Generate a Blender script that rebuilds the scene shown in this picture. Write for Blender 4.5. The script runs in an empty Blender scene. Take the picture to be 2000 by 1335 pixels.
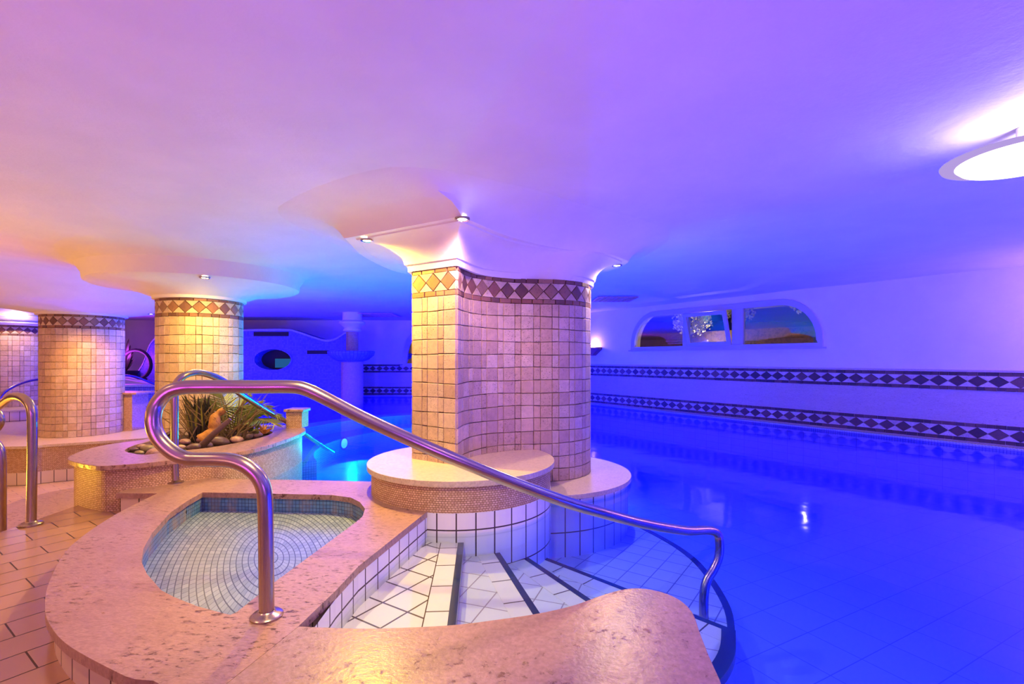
import bpy, bmesh, math, random
from mathutils import Vector, Matrix, noise
from mathutils.geometry import tessellate_polygon
random.seed(7)
C = bpy.context.scene.collection
sc = bpy.context.scene
# ------------------------------------------------------------ camera, world, exposure
F = 960.0; HZ = 700.0; H = 0.92          # focal length in px, horizon row, camera height above the coping
cam_d = bpy.data.cameras.new('camera'); cam = bpy.data.objects.new('camera', cam_d); C.objects.link(cam)
cam.location = (0, 0, H); cam.rotation_euler = (math.pi/2, 0, 0)
cam_d.sensor_width = 36; cam_d.lens = F/2000*36; cam_d.shift_y = (HZ-667.5)/2000
cam_d.clip_start = .02; cam_d.clip_end = 100
sc.camera = cam
w = bpy.data.worlds.new('world'); sc.world = w; w.use_nodes = True
w.node_tree.nodes['Background'].inputs[0].default_value = (.02, .015, .12, 1)
w.node_tree.nodes['Background'].inputs[1].default_value = .3
vs = sc.view_settings; vs.view_transform = 'Standard'; vs.look = 'None'; vs.gamma = 1; vs.exposure = 0
vs.use_curve_mapping = False
sc.cycles.max_bounces = 7; sc.cycles.diffuse_bounces = 3; sc.cycles.glossy_bounces = 3; sc.cycles.transparent_max_bounces = 12
ZW = -.13     # water level
ZF = -.145    # deck floor
ZC = 2.0      # ceiling

def W(px, py, z=0.0):
    d = F*(H-z)/(py-HZ); return Vector(((px-1000)/F*d, d, z))
def D(px, py, d):
    return Vector(((px-1000)/F*d, d, H-(py-HZ)*d/F))
def W2(pts, z): return [tuple(W(x, y, z)[:2]) for x, y in pts]

# ------------------------------------------------------------ lights
def lamp(kind, name, loc, col, e, r=.1, rot=None, spot=None, blend=.6, size=None):
    l = bpy.data.lights.new(name, kind); o = bpy.data.objects.new(name, l); C.objects.link(o)
    o.location = loc; l.color = col; l.energy = e
    if kind == 'AREA':
        l.shape = 'DISK'; l.size = size or .5
    else: l.shadow_soft_size = r
    if rot: o.rotation_euler = rot
    if spot: l.spot_size = math.radians(spot); l.spot_blend = blend
    return o
def aim(o, target):
    o.rotation_euler = (Vector(target)-o.location).to_track_quat('-Z', 'Y').to_euler()
BLUE = (.03, .05, 1); VIO = (.22, .08, 1); WARM = (1, .62, .22); PINK = (1, .35, .42); CYAN = (.02, .65, 1)
LIGHTS = [  # name, position, colour, watts, radius
    ('pool_lamp', (4.9, 3.4, -.45), (.06, .05, 1), 240, 0),
    ('pool_lamp', (3.6, .9, -.45), (.09, .08, 1), 180, 0),
    ('pool_lamp', (.9, 5.6, -.45), (.03, .08, 1), 110, 0),
    ('pool_lamp', (.6, 9.2, -.45), (.01, .035, 1), 240, 0),
    ('pool_lamp', (-1.2, 11.4, -.45), (.004, .0, 1), 620, 0),
    ('pool_lamp', (-3.4, 9.9, -.45), (.004, .0, 1), 380, 0),
    ('pool_lamp', (-5.6, 9.4, -.45), (.01, .0, 1), 230, 0),
    ('room_fill', (-2.6, -.9, .75), (1, .45, .2), 18, .25),  # from here on: added fill points without fittings, warm and violet tint
    ('room_fill', (-4.9, 1.2, .9), (1, .46, .07), 36, .25),
    ('room_fill', (-4.9, 3.4, -.1), (1, .52, .03), 80, .2),
    ('room_fill', (-10.5, 5.3, .9), (1, .32, .18), 90, .25),
    ('room_fill', (-9.5, 12.0, 1.0), (.5, .05, .8), 80, .25),
]
for n, p, c, e, r in LIGHTS: lamp('POINT', n, p, c, e, r)
for p, q, c, e in (((-2.45, 7.55, -.34), (-1.3, 5.8, -.62), (0, 1, .5), 130), ((-.6, 6.0, -.2), (-2.3, 6.4, -.62), (0, 1, .5), 70), ((-1.0, 7.6, -.2), (-2.4, 5.8, -.62), (0, 1, .5), 170), ((-.9, 8.9, -.16), (-2.6, 7.9, -.32), (0, 1, .6), 90)):
    aim(lamp('SPOT', 'whirlpool_beam', p, c, e, 0, (0, 0, 0), 120, .8), q)  # first beam belongs to the underwater lamp, the others are added
for p, e in (((-2.2, 6.6, -.25), 16), ((-1.7, 5.2, -.3), 10)): lamp('POINT', 'whirlpool_fill', p, (0, 1, .6), e, 0)  # added points without a fitting, turn the basin turquoise
for p, c, e in (((-1.6, -.6, .7), (.8, .06, 1), 62), ((.7, -.6, .7), (.5, .12, 1), 70), ((4.4, -.8, .8), (.48, .2, 1), 135)):
    lamp('SPOT', 'fill_wash', p, c, e, .2, (math.radians(138), 0, 0), 150, .7)  # added washes without fittings, they tint the ceiling and pillar violet
for p, c, e in (((-6.2, 1.6, .5), (1, .36, .08), 36), ((-9.5, 4.6, .5), (1, .38, .08), 46), ((-9.0, 7.0, .4), (1, .5, .2), 20)):
    lamp('SPOT', 'fill_wash', p, c, e, .2, (math.pi, 0, 0), 155, .5)  # added warm fill aimed up at the left ceiling
lamp('SPOT', 'fill_wash', (5.5, -.6, 1.2), (.62, .16, 1), 60, .2, (math.radians(95), 0, math.radians(-5)), 110, .8)  # added violet wash along the right wall, no fitting

# ------------------------------------------------------------ material helpers
class NB:
    def __init__(s, name):
        s.m = bpy.data.materials.new(name); s.m.use_nodes = True
        s.t = s.m.node_tree; s.n = s.t.nodes; s.n.clear()
        s.out = s.n.new('ShaderNodeOutputMaterial')
    def a(s, typ, ins=None, **kw):
        nd = s.n.new('ShaderNode'+typ)
        for k, v in kw.items(): setattr(nd, k, v)
        for k, v in (ins or {}).items():
            i = nd.inputs[k]
            if isinstance(v, bpy.types.NodeSocket): s.t.links.new(v, i)
            elif isinstance(v, bpy.types.Node): s.t.links.new(v.outputs[0], i)
            else: i.default_value = v
        return nd
    def math(s, op, a, b=0.0, c=0.0): return s.a('Math', {0: a, 1: b, 2: c}, operation=op).outputs[0]
    def ramp(s, f, stops):
        r = s.a('ValToRGB', {0: f}); e = r.color_ramp.elements
        while len(e) < len(stops): e.new(.5)
        for el, (p, c) in zip(e, stops): el.position = p; el.color = (*c, 1) if len(c) == 3 else c
        return r.outputs[0]
    def mix(s, f, a, b, mode='MIX'):
        nd = s.n.new('ShaderNodeMix'); nd.data_type = 'RGBA'; nd.blend_type = mode
        for i, v in ((0, f), (6, a), (7, b)):
            if isinstance(v, bpy.types.NodeSocket): s.t.links.new(v, nd.inputs[i])
            else: nd.inputs[i].default_value = v if i == 0 else (*v, 1)
        return nd.outputs[2]
    def map(s, vec, scale=(1, 1, 1), rot=(0, 0, 0), loc=(0, 0, 0)):
        return s.a('Mapping', {0: vec, 'Scale': scale, 'Rotation': rot, 'Location': loc}).outputs[0]
    def noise(s, vec, sc, det=4, rough=.55): return s.a('TexNoise', {'Vector': vec, 'Scale': sc, 'Detail': det, 'Roughness': rough}).outputs[0]
    def bump(s, h, st=.3, dist=.01): return s.a('Bump', {'Height': h, 'Strength': st, 'Distance': dist}).outputs[0]
    def pbsdf(s, col, rough=.5, nrm=None, **kw):
        ins = {'Base Color': col if isinstance(col, bpy.types.NodeSocket) else (*col, 1), 'Roughness': rough}
        if nrm: ins['Normal'] = nrm
        for k, v in kw.items(): ins[k.replace('_', ' ')] = v
        b = s.a('BsdfPrincipled', ins); s.t.links.new(b.outputs[0], s.out.inputs[0]); return s.m
def simple(name, col, rough=.5, **kw): return NB(name).pbsdf(col, rough, **kw)

def m_plaster():
    b = NB('plaster'); g = b.a('NewGeometry').outputs['Position']
    n1 = b.noise(g, 9, 6, .65); n2 = b.noise(g, 2.1, 5)
    col = b.mix(b.ramp(n2, [(.35, (0, 0, 0)), (.7, (1, 1, 1))]), (.80, .79, .77), (.86, .85, .84))
    return b.pbsdf(col, .75, b.bump(n1, .25, .02))
def travertine(name, c1, c2, cd, rough=.28, streak=(1, 1, 1), rot=0, thr=.63, bump=.2, stain=True):
    b = NB(name); g = b.a('NewGeometry').outputs['Position']
    v = b.map(g, streak, (0, 0, rot))
    n1 = b.noise(v, 3.0, 8, .65); n2 = b.noise(v, 22, 8, .7); n3 = b.noise(v, 60, 4, .6); big = b.noise(g, 1.3, 3)
    base = b.mix(n1, c1, c2)
    base = b.mix(b.math('MULTIPLY', b.ramp(n2, [(.42, (0, 0, 0)), (.62, (1, 1, 1))]), .35), base, tuple(x*.78 for x in c1))
    pit = b.math('MULTIPLY', b.ramp(n2, [(thr, (0, 0, 0)), (thr+.05, (1, 1, 1))]), b.ramp(b.math('MULTIPLY', big, b.math('ADD', n3, .5)), [(.42, (0, 0, 0)), (.54, (1, 1, 1))]))
    base = b.mix(1.0, base, b.ramp(n3, [(.3, (.74, .72, .70)), (.7, (1.08, 1.08, 1.08))]), 'MULTIPLY')
    speck = b.ramp(n3, [(.66, (0, 0, 0)), (.70, (1, 1, 1))])
    msk = b.math('MAXIMUM', pit, b.math('MULTIPLY', speck, .55))
    col = b.mix(msk, base, cd)
    r = b.math('ADD', rough, b.math('MULTIPLY', n2, .15))
    return b.pbsdf(col, r, b.bump(b.math('SUBTRACT', n3, msk), bump, .004))
def brickmat(name, w_, h_, mortar, c1, c2, cm, rough=.25, offset=0.0, uv=True, rot=0, loc=(0, 0, 0), bump=.5, dirt=.0, smooth=.1, warp=0, freq=2):
    b = NB(name)
    v = b.a('TexCoord').outputs['UV'] if uv else b.a('NewGeometry').outputs['Position']
    vec = b.map(v, (1, 1, 1), (0, 0, rot), loc)
    if warp:
        nz = b.a('TexNoise', {'Vector': vec, 'Scale': 12.0}).outputs['Color']
        vec = b.a('VectorMath', {0: vec, 1: b.a('VectorMath', {0: nz, 1: (warp, warp, 0)}, operation='MULTIPLY').outputs[0]}, operation='ADD').outputs[0]
    t = b.a('TexBrick', {'Vector': vec, 'Color1': (*c1, 1), 'Color2': (*c2, 1), 'Mortar': (*cm, 1), 'Scale': 1.0, 'Mortar Size': mortar,
                         'Mortar Smooth': smooth, 'Bias': 0.0, 'Brick Width': w_, 'Row Height': h_}, offset=offset, offset_frequency=freq, squash=1.0)
    col = t.outputs[0]
    if dirt:
        n = b.noise(v, 2.5, 5, .7); n2 = b.noise(b.map(v, (1, .25, 1)), 9, 4, .6)
        k = b.math('MULTIPLY', b.ramp(b.math('MULTIPLY', n, n2), [(.22, (0, 0, 0)), (.4, (1, 1, 1))]), dirt)
        col = b.mix(k, col, (.42, .3, .16))
    h = b.math('SUBTRACT', 1.0, t.outputs[1])
    rr = b.math('ADD', rough, b.math('MULTIPLY', t.outputs[1], .4))
    return b.pbsdf(col, rr, b.bump(h, bump, .003))
def m_tumbled():
    b = NB('tumbled_travertine'); g = b.a('NewGeometry').outputs['Position']
    at = b.a('Attribute', attribute_name='Col').outputs[0]
    n1 = b.noise(g, 22, 6, .7); n2 = b.noise(b.map(g, (1, 1, 1.8)), 85, 4, .65); big = b.noise(g, 5, 3)
    k = b.ramp(n1, [(.3, (.72, .72, .72)), (.7, (1.0, 1.0, 1.0))])
    col = b.mix(1.0, at, k, 'MULTIPLY')
    pit = b.math('MULTIPLY', b.ramp(n2, [(.58, (0, 0, 0)), (.63, (1, 1, 1))]), b.ramp(big, [(.40, (0, 0, 0)), (.56, (1, 1, 1))]))
    col = b.mix(b.math('MULTIPLY', pit, .75), col, (.14, .08, .04))
    return b.pbsdf(col, .55, b.bump(b.math('SUBTRACT', n1, pit), .5, .004))
def m_polar():
    b = NB('basin_floor_mosaic'); g = b.a('NewGeometry').outputs['Position']
    p = b.a('VectorMath', {0: g, 1: (-1.27, 2.60, 0)}, operation='SUBTRACT').outputs[0]
    s = b.a('SeparateXYZ', {0: p}); x, y = b.math('ADD', s.outputs[0], b.math('MULTIPLY', s.outputs[1], .475)), b.math('MULTIPLY', s.outputs[1], .42)
    r = b.math('SQRT', b.math('ADD', b.math('MULTIPLY', x, x), b.math('MULTIPLY', y, y)))
    th = b.math('ARCTAN2', y, x)
    ri = b.math('ADD', b.math('FLOOR', b.math('MULTIPLY', r, 1/.031)), 1.0)
    cnt = b.math('ROUND', b.math('MULTIPLY', ri, 10.0))
    fr = b.math('FRACT', b.math('MULTIPLY', r, 1/.031))
    ft = b.math('FRACT', b.math('MULTIPLY', b.math('ADD', b.math('MULTIPLY', th, 1/6.2832), .5), cnt))
    e1 = b.math('MINIMUM', fr, b.math('SUBTRACT', 1.0, fr)); e2 = b.math('MINIMUM', ft, b.math('SUBTRACT', 1.0, ft))
    line = b.math('MAXIMUM', b.math('LESS_THAN', e1, .075), b.math('LESS_THAN', e2, .04))
    wn = b.a('TexWhiteNoise', {'Vector': b.a('CombineXYZ', {0: ri, 1: b.math('FLOOR', b.math('MULTIPLY', b.math('ADD', b.math('MULTIPLY', th, 1/6.2832), .5), cnt))}).outputs[0]}, noise_dimensions='3D').outputs[0]
    col = b.mix(wn, (.19, .27, .38), (.28, .38, .50))
    col = b.mix(line, col, (.06, .09, .16))
    return b.pbsdf(col, .25, b.bump(b.math('SUBTRACT', 1.0, line), .4, .002))
def m_water():
    b = NB('pool_water'); g = b.a('NewGeometry').outputs['Position']
    n = b.noise(b.map(g, (1, 1, 1)), 3.5, 2, .4)
    nr = b.bump(n, .10, .03)
    fr = b.a('Fresnel', {'IOR': 1.33, 'Normal': nr}).outputs[0]
    tr = b.a('BsdfTransparent', {'Color': (.97, .99, 1, 1)}); gl = b.a('BsdfGlossy', {'Color': (1, 1, 1, 1), 'Roughness': .07, 'Normal': nr})
    mx = b.a('MixShader', {0: fr, 1: tr.outputs[0], 2: gl.outputs[0]}); b.t.links.new(mx.outputs[0], b.out.inputs[0])
    va = b.a('VolumeAbsorption', {'Color': (.36, .62, 1, 1), 'Density': 1.7}); b.t.links.new(va.outputs[0], b.out.inputs['Volume']); return b.m
def m_glass():
    b = NB('window_glass'); fr = b.a('Fresnel', {'IOR': 1.5}).outputs[0]
    tr = b.a('BsdfTransparent', {'Color': (.9, .93, .95, 1)}); gl = b.a('BsdfGlossy', {'Color': (1, 1, 1, 1), 'Roughness': .02})
    mx = b.a('MixShader', {0: b.math('ADD', fr, .06), 1: tr.outputs[0], 2: gl.outputs[0]}); b.t.links.new(mx.outputs[0], b.out.inputs[0]); return b.m
def m_steel():
    b = NB('brushed_steel'); uv = b.a('TexCoord').outputs['UV']
    n = b.noise(b.map(uv, (3, 260, 1)), 3, 3)
    return b.pbsdf((.42, .34, .33), b.math('ADD', .20, b.math('MULTIPLY', n, .12)), b.bump(n, .05, .001), Metallic=1.0)
def emis(name, col, st):
    b = NB(name); e = b.a('Emission', {0: (*col, 1), 1: st}); b.t.links.new(e.outputs[0], b.out.inputs[0]); return b.m
def m_leaf(name, c1, c2):
    b = NB(name); g = b.a('NewGeometry').outputs['Position']
    return b.pbsdf(b.mix(b.noise(g, 25, 3), c1, c2), .4)

M = dict(
    plaster=m_plaster(),
    coping=travertine('coping_travertine', (.36, .20, .145), (.56, .36, .28), (.10, .035, .02), .22, (1, 2.2, 1), .6, .55, .3),
    slab=travertine('slab_travertine', (.36, .22, .17), (.48, .31, .25), (.16, .07, .045), .22, (1, 1, 1), 0, .57, .3),
    bench=travertine('bench_travertine', (.66, .54, .34), (.74, .63, .44), (.45, .32, .18), .24, (1, 2, 1), .3, .70),
    panel=travertine('wall_panel_travertine', (.50, .40, .38), (.68, .58, .55), (.25, .15, .15), .3, (1, 1, 7), 0, .60),
    tumbled=m_tumbled(), grout=simple('grout', (.07, .04, .022), .95),
    whitetile=brickmat('white_pool_tile', .118, .24, .0045, (.82, .82, .82), (.78, .79, .80), (.06, .035, .04), .12, loc=(0, .11, 0)),
    wettile=brickmat('pool_wall_tile', .24, .118, .004, (.62, .68, .78), (.58, .64, .76), (.34, .38, .5), .15),
    oldtile=brickmat('deck_side_tile', .13, .26, .004, (.72, .58, .46), (.68, .54, .42), (.07, .04, .03), .3, loc=(0, .2, 0)),
    lattice=brickmat('step_lattice_tile', .155, .155, .005, (.84, .82, .76), (.80, .79, .74), (.08, .05, .05), .15, uv=False, rot=math.radians(33)),
    lattice2=brickmat('wet_step_tile', .155, .155, .0035, (.84, .83, .80), (.80, .80, .78), (.36, .30, .32), .15, uv=False, rot=math.radians(20)),
    lattice3=brickmat('landing_tile', .16, .16, .004, (.80, .82, .84), (.76, .79, .82), (.25, .25, .38), .15, uv=False, rot=math.radians(35)),
    border=brickmat('step_border_tile', .24, .5, .0045, (.86, .83, .76), (.82, .80, .74), (.08, .05, .05), .15, loc=(0.1, .2, 0)),
    navy=simple('navy_nosing', (.012, .03, .10), .25),
    poolfloor=brickmat('pool_floor_tile', .30, .30, .003, (.70, .76, .84), (.66, .73, .82), (.30, .34, .55), .2, uv=False, rot=math.radians(-28)),
    mosaic=brickmat('small_beige_mosaic', .019, .013, .0016, (.56, .35, .19), (.76, .54, .33), (.26, .13, .06), .45, offset=.35, bump=.9, warp=.006),
    mosaicblue=brickmat('blue_basin_mosaic', .024, .024, .0016, (.06, .20, .42), (.12, .30, .52), (.02, .05, .12), .3, dirt=.7),
    mosaicpale=brickmat('pale_pool_mosaic', .03, .03, .0025, (.50, .60, .72), (.60, .68, .78), (.2, .26, .4), .3),
    mosaicteal=brickmat('teal_pool_mosaic', .03, .03, .0025, (.36, .74, .62), (.46, .82, .70), (.2, .4, .4), .3),
    mosaicwall=brickmat('far_wall_mosaic', .04, .04, .004, (.10, .16, .55), (.20, .26, .75), (.08, .08, .3), .35),
    polar=m_polar(),
    deck=brickmat('deck_floor_tile', .30, .165, .0032, (.47, .28, .17), (.42, .245, .15), (.07, .03, .018), .16, uv=False, offset=.5, rot=-math.radians(55), bump=.35),
    lowfloor=brickmat('lower_floor_tile', .24, .12, .003, (.70, .50, .32), (.66, .46, .30), (.16, .09, .05), .2, uv=False, offset=.5, rot=-math.radians(55)),
    steel=m_steel(), water=m_water(), glass=m_glass(),
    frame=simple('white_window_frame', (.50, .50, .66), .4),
    dark=simple('dark_void', (.01, .01, .012), .6),
    lens=emis('lamp_lens', (1, .86, .6), 30), cyanlens=emis('underwater_lens', (.2, 1, 1), 3),
    bowl=emis('ceiling_lamp_glass', (1, .94, 1), 3),
    trimwhite=simple('white_trim', (.85, .84, .82), .35),
    soil=simple('dark_soil', (.05, .03, .02), .9),
    wood=travertine('driftwood', (.42, .17, .025), (.62, .30, .05), (.10, .03, .01), .55, (1, 6, 1), .5, .56),
    leafdark=m_leaf('dark_blade', (.012, .016, .010), (.03, .035, .016)),
    leaf=m_leaf('green_frond', (.16, .24, .05), (.42, .46, .14)), twig=m_leaf('brown_twig', (.14, .10, .03), (.38, .30, .12)),
    outleaf=m_leaf('garden_leaf', (.35, .38, .22), (.70, .70, .45)),
    terracotta=simple('sconce_terracotta', (.30, .10, .07), .6),
    wicker=simple('white_wicker', (.7, .66, .66), .6), grille=simple('copper_grille', (.55, .25, .25), .5),
    metaldark=simple('dark_iron', (.02, .015, .02), .5), brownwall=travertine('garden_wall', (.10, .07, .04), (.22, .14, .08), (.03, .02, .015), .8, (1, 1, 1), 0, .5),
)
# ------------------------------------------------------------ object helpers
def link(name, me, mat=None, parent=None):
    o = bpy.data.objects.new(name, me); C.objects.link(o)
    if mat: me.materials.append(mat)
    if parent: o.parent = parent
    return o
def obj(name, bm, mat, parent=None, smooth=None):
    me = bpy.data.meshes.new(name); bm.normal_update(); bm.to_mesh(me); bm.free()
    if smooth is not None:
        for p in me.polygons: p.use_smooth = True
        try: me.set_sharp_from_angle(angle=math.radians(smooth))
        except Exception: pass
    return link(name, me, mat, parent)
def tag(o, label, cat, group=None):
    o['label'] = label; o['category'] = cat
    if group: o['group'] = group
    return o
def thing(name, label, cat, group=None):
    return tag(link(name, None), label, cat, group)
def struct(o, label=None):
    o['kind'] = 'structure'
    if label: o['label'] = label
    return o
def catmull(pts, n=6, closed=True):
    out = []; N = len(pts); rng = range(N) if closed else range(N-1)
    for i in rng:
        g = (lambda k: Vector(pts[k % N])) if closed else (lambda k: Vector(pts[max(0, min(N-1, k))]))
        a, b, c, d = g(i-1), g(i), g(i+1), g(i+2)
        for k in range(n):
            t = k/n
            out.append(.5*((2*b)+(c-a)*t+(2*a-5*b+4*c-d)*t*t+(-a+3*b-3*c+d)*t**3))
    if not closed: out.append(Vector(pts[-1]))
    return out
def circ(cx, cy, r, n=72, a0=0, a1=2*math.pi):
    full = abs(a1-a0-2*math.pi) < 1e-6
    return [(cx+r*math.cos(a0+(a1-a0)*i/(n if full else n-1)), cy+r*math.sin(a0+(a1-a0)*i/(n if full else n-1))) for i in range(n)]
def area2(p): return sum(p[i][0]*p[(i+1) % len(p)][1]-p[(i+1) % len(p)][0]*p[i][1] for i in range(len(p)))/2
def inset(pts, d):
    """shrink (d>0) a closed loop"""
    P = [Vector(p[:2]) for p in pts]
    if area2(P) < 0: P.reverse()
    out = []; n = len(P)
    for i in range(n):
        t = (P[(i+1) % n]-P[i]).normalized()+(P[i]-P[i-1]).normalized()
        t.normalize(); out.append(P[i]+Vector((-t.y, t.x))*d)
    return out
def prism(outer, z0, z1, holes=(), mx=None, caps=(1, 1), sides=True, holesides=True):
    """closed loop(s) in the local xy plane pulled from z0 to z1; side UVs in metres"""
    mx = mx or Matrix.Identity(4); bm = bmesh.new(); uvl = bm.loops.layers.uv.new('UVMap')
    O = [Vector((p[0], p[1])) for p in outer]
    if area2(O) < 0: O.reverse()
    Hs = []
    for h in holes:
        h = [Vector((p[0], p[1])) for p in h]
        if area2(h) > 0: h.reverse()
        Hs.append(h)
    loops = [O]+Hs
    flat = [v for l in loops for v in l]
    top = [bm.verts.new(mx @ Vector((v.x, v.y, z1))) for v in flat]
    bot = [bm.verts.new(mx @ Vector((v.x, v.y, z0))) for v in flat]
    tris = tessellate_polygon([[v.to_3d() for v in l] for l in loops])
    for k, (vv, flip) in enumerate(((top, False), (bot, True))):
        if not caps[k]: continue
        for t in tris:
            a, b_, c = [flat[i] for i in t]
            s = (b_-a).cross(c-a)
            if abs(s) < 1e-10: continue
            idx = list(t) if (s > 0) != flip else list(t)[::-1]
            try: f = bm.faces.new([vv[i] for i in idx])
            except ValueError: continue
            for lp, i in zip(f.loops, idx): lp[uvl].uv = flat[i]
    base = 0
    for li, l in enumerate(loops):
        n = len(l); u = 0
        if (li == 0 and sides) or (li > 0 and holesides):
            for i in range(n):
                j = (i+1) % n; du = (l[j]-l[i]).length
                f = bm.faces.new([bot[base+i], bot[base+j], top[base+j], top[base+i]])
                for lp, uv in zip(f.loops, ((u, z0), (u+du, z0), (u+du, z1), (u, z1))): lp[uvl].uv = uv
                u += du
        base += n
    loose = [v for v in bm.verts if not v.link_faces]
    bmesh.ops.delete(bm, geom=loose, context='VERTS')
    return bm
def bevel(o, wd=.01, seg=3):
    m = o.modifiers.new('bevel', 'BEVEL'); m.width = wd; m.segments = seg; m.limit_method = 'ANGLE'; m.angle_limit = math.radians(50)
    return o
def tube(name, pts, r, mat, parent=None, n=8, seg=18, cap=True, taper=None):
    P = catmull([tuple(p) for p in pts], n, False) if n > 1 else [Vector(p) for p in pts]
    bm = bmesh.new(); uvl = bm.loops.layers.uv.new('UVMap'); rings = []; L = [0]
    T = [(P[min(i+1, len(P)-1)]-P[max(i-1, 0)]).normalized() for i in range(len(P))]
    up = Vector((0, 0, 1)) if abs(T[0].z) < .9 else Vector((0, 1, 0))
    nrm = (up-T[0]*up.dot(T[0])).normalized()
    for i, p in enumerate(P):
        nrm = (nrm-T[i]*nrm.dot(T[i])).normalized(); bn = T[i].cross(nrm)
        rr = r*(taper(i/(len(P)-1)) if taper else 1)
        rings.append([bm.verts.new(p+(nrm*math.cos(2*math.pi*k/seg)+bn*math.sin(2*math.pi*k/seg))*rr) for k in range(seg)])
        if i: L.append(L[-1]+(P[i]-P[i-1]).length)
    for i in range(len(P)-1):
        for k in range(seg):
            f = bm.faces.new([rings[i][k], rings[i][(k+1) % seg], rings[i+1][(k+1) % seg], rings[i+1][k]])
            for lp, uv in zip(f.loops, ((L[i], k/seg), (L[i], (k+1)/seg), (L[i+1], (k+1)/seg), (L[i+1], k/seg))): lp[uvl].uv = uv
    if cap:
        bm.faces.new(rings[0][::-1]); bm.faces.new(rings[-1])
    return obj(name, bm, mat, parent, 40)
def lathe(prof, cx, cy, n=64):
    bm = bmesh.new(); uvl = bm.loops.layers.uv.new('UVMap'); rings = []
    for r, z in prof: rings.append([bm.verts.new((cx+r*math.cos(2*math.pi*k/n), cy+r*math.sin(2*math.pi*k/n), z)) for k in range(n)])
    for i in range(len(prof)-1):
        for k in range(n):
            f = bm.faces.new([rings[i][k], rings[i][(k+1) % n], rings[i+1][(k+1) % n], rings[i+1][k]])
            r = prof[0][0]
            for lp, uv in zip(f.loops, ((k/n*6.283*r, prof[i][1]), ((k+1)/n*6.283*r, prof[i][1]), ((k+1)/n*6.283*r, prof[i+1][1]), (k/n*6.283*r, prof[i+1][1]))): lp[uvl].uv = uv
    if prof[0][0] > 1e-4: bm.faces.new(rings[0][::-1])
    if prof[-1][0] > 1e-4: bm.faces.new(rings[-1])
    bmesh.ops.remove_doubles(bm, verts=bm.verts, dist=1e-5)
    return bm
# ---- tiles as geometry: polygons in (u, v) set on a path
class Path:
    def __init__(s, pts, closed=True):
        s.P = [Vector(p[:2]) for p in pts]
        if closed and area2(s.P) < 0: s.P.reverse()
        if closed: s.P.append(s.P[0])
        s.L = [0]
        for i in range(1, len(s.P)): s.L.append(s.L[-1]+(s.P[i]-s.P[i-1]).length)
        s.len = s.L[-1]
    def at(s, u, v, off):
        u = max(0, min(s.len-1e-6, u)); lo = 0
        import bisect
        lo = min(len(s.P)-2, bisect.bisect_right(s.L, u)-1)
        t = (u-s.L[lo])/max(1e-9, s.L[lo+1]-s.L[lo]); p = s.P[lo].lerp(s.P[lo+1], t)
        d = (s.P[lo+1]-s.P[lo]).normalized()
        return Vector((p.x+d.y*off, p.y-d.x*off, v))
def tiles_bm(path, polys, th=.010, bev=.005, jit=.0016, depth=.012):
    bm = bmesh.new(); cl = bm.loops.layers.float_color.new('Col')
    for poly, col in polys:
        n = len(poly); cx = sum(p[0] for p in poly)/n; cy = sum(p[1] for p in poly)/n
        rings = []
        for off, ins in ((-depth, .0016), (th*.6, .0020), (th, bev)):
            ring = []
            for (u, v) in poly:
                dx, dy = cx-u, cy-v; dl = math.hypot(dx, dy) or 1
                k = ins*1.35/dl
                ring.append(bm.verts.new(path.at(u+dx*k+random.uniform(-jit, jit), v+dy*k+random.uniform(-jit, jit), off)))
            rings.append(ring)
        fs = [bm.faces.new(rings[-1])]
        for a, b in zip(rings, rings[1:]):
            for i in range(n): fs.append(bm.faces.new([a[i], a[(i+1) % n], b[(i+1) % n], b[i]]))
        for f in fs:
            for lp in f.loops: lp[cl] = (*col, 1)
    return bm
CREAM = [(.68, .52, .35), (.71, .56, .39), (.65, .48, .31), (.74, .60, .43), (.60, .44, .30), (.67, .50, .32)]
DARK = [(.28, .12, .07), (.33, .16, .09), (.22, .10, .06), (.36, .21, .12), (.17, .08, .055)]
DEEP = [(.10, .05, .05), (.14, .07, .06), (.07, .04, .045), (.18, .09, .07)]; PALE = [(.72, .60, .52), (.66, .52, .45), (.78, .68, .60)]
def jc(c, a=.05):
    k = 1+random.uniform(-a, a); return tuple(min(1, x*k) for x in c)
def band_polys(u0, u1, z0, z1, pitch=.12, edge=.035, DARK=DARK, CREAM=CREAM):
    """edge strip, diamonds with triangles, edge strip, between z0 and z1"""
    P = []; n = max(1, round((u1-u0)/pitch)); p = (u1-u0)/n; a, b = z0+edge, z1-edge; m = (a+b)/2
    for i in range(n):
        x0 = u0+i*p; x1 = x0+p; xm = (x0+x1)/2
        P.append(([(xm, a), (x1, m), (xm, b), (x0, m)], jc(random.choice(DARK), .1)))
        P.append(([(x0, a), (xm, a), (x0, m)] if False else [(xm, a), (x1+p/2, a), (x1, m)] if i < n-1 else [(xm, a), (x1, a), (x1, m)], jc(random.choice(CREAM))))
        P.append(([(x1, m), (x1+p/2, b), (xm, b)] if i < n-1 else [(x1, m), (x1, b), (xm, b)], jc(random.choice(CREAM))))
    P.append(([(u0, a), (u0+p/2, a), (u0, m)], CREAM[0])); P.append(([(u0, m), (u0+p/2, b), (u0, b)], CREAM[1]))
    for (c, d) in ((z0, a), (b, z1)):
        u = u0
        while u < u1-.01:
            e = min(u1, u+random.uniform(.07, .13)); e = u1 if u1-e < .04 else e
            P.append(([(u, c), (e, c), (e, d), (u, d)], jc(random.choice(DARK), .12))); u = e
    return P
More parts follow.
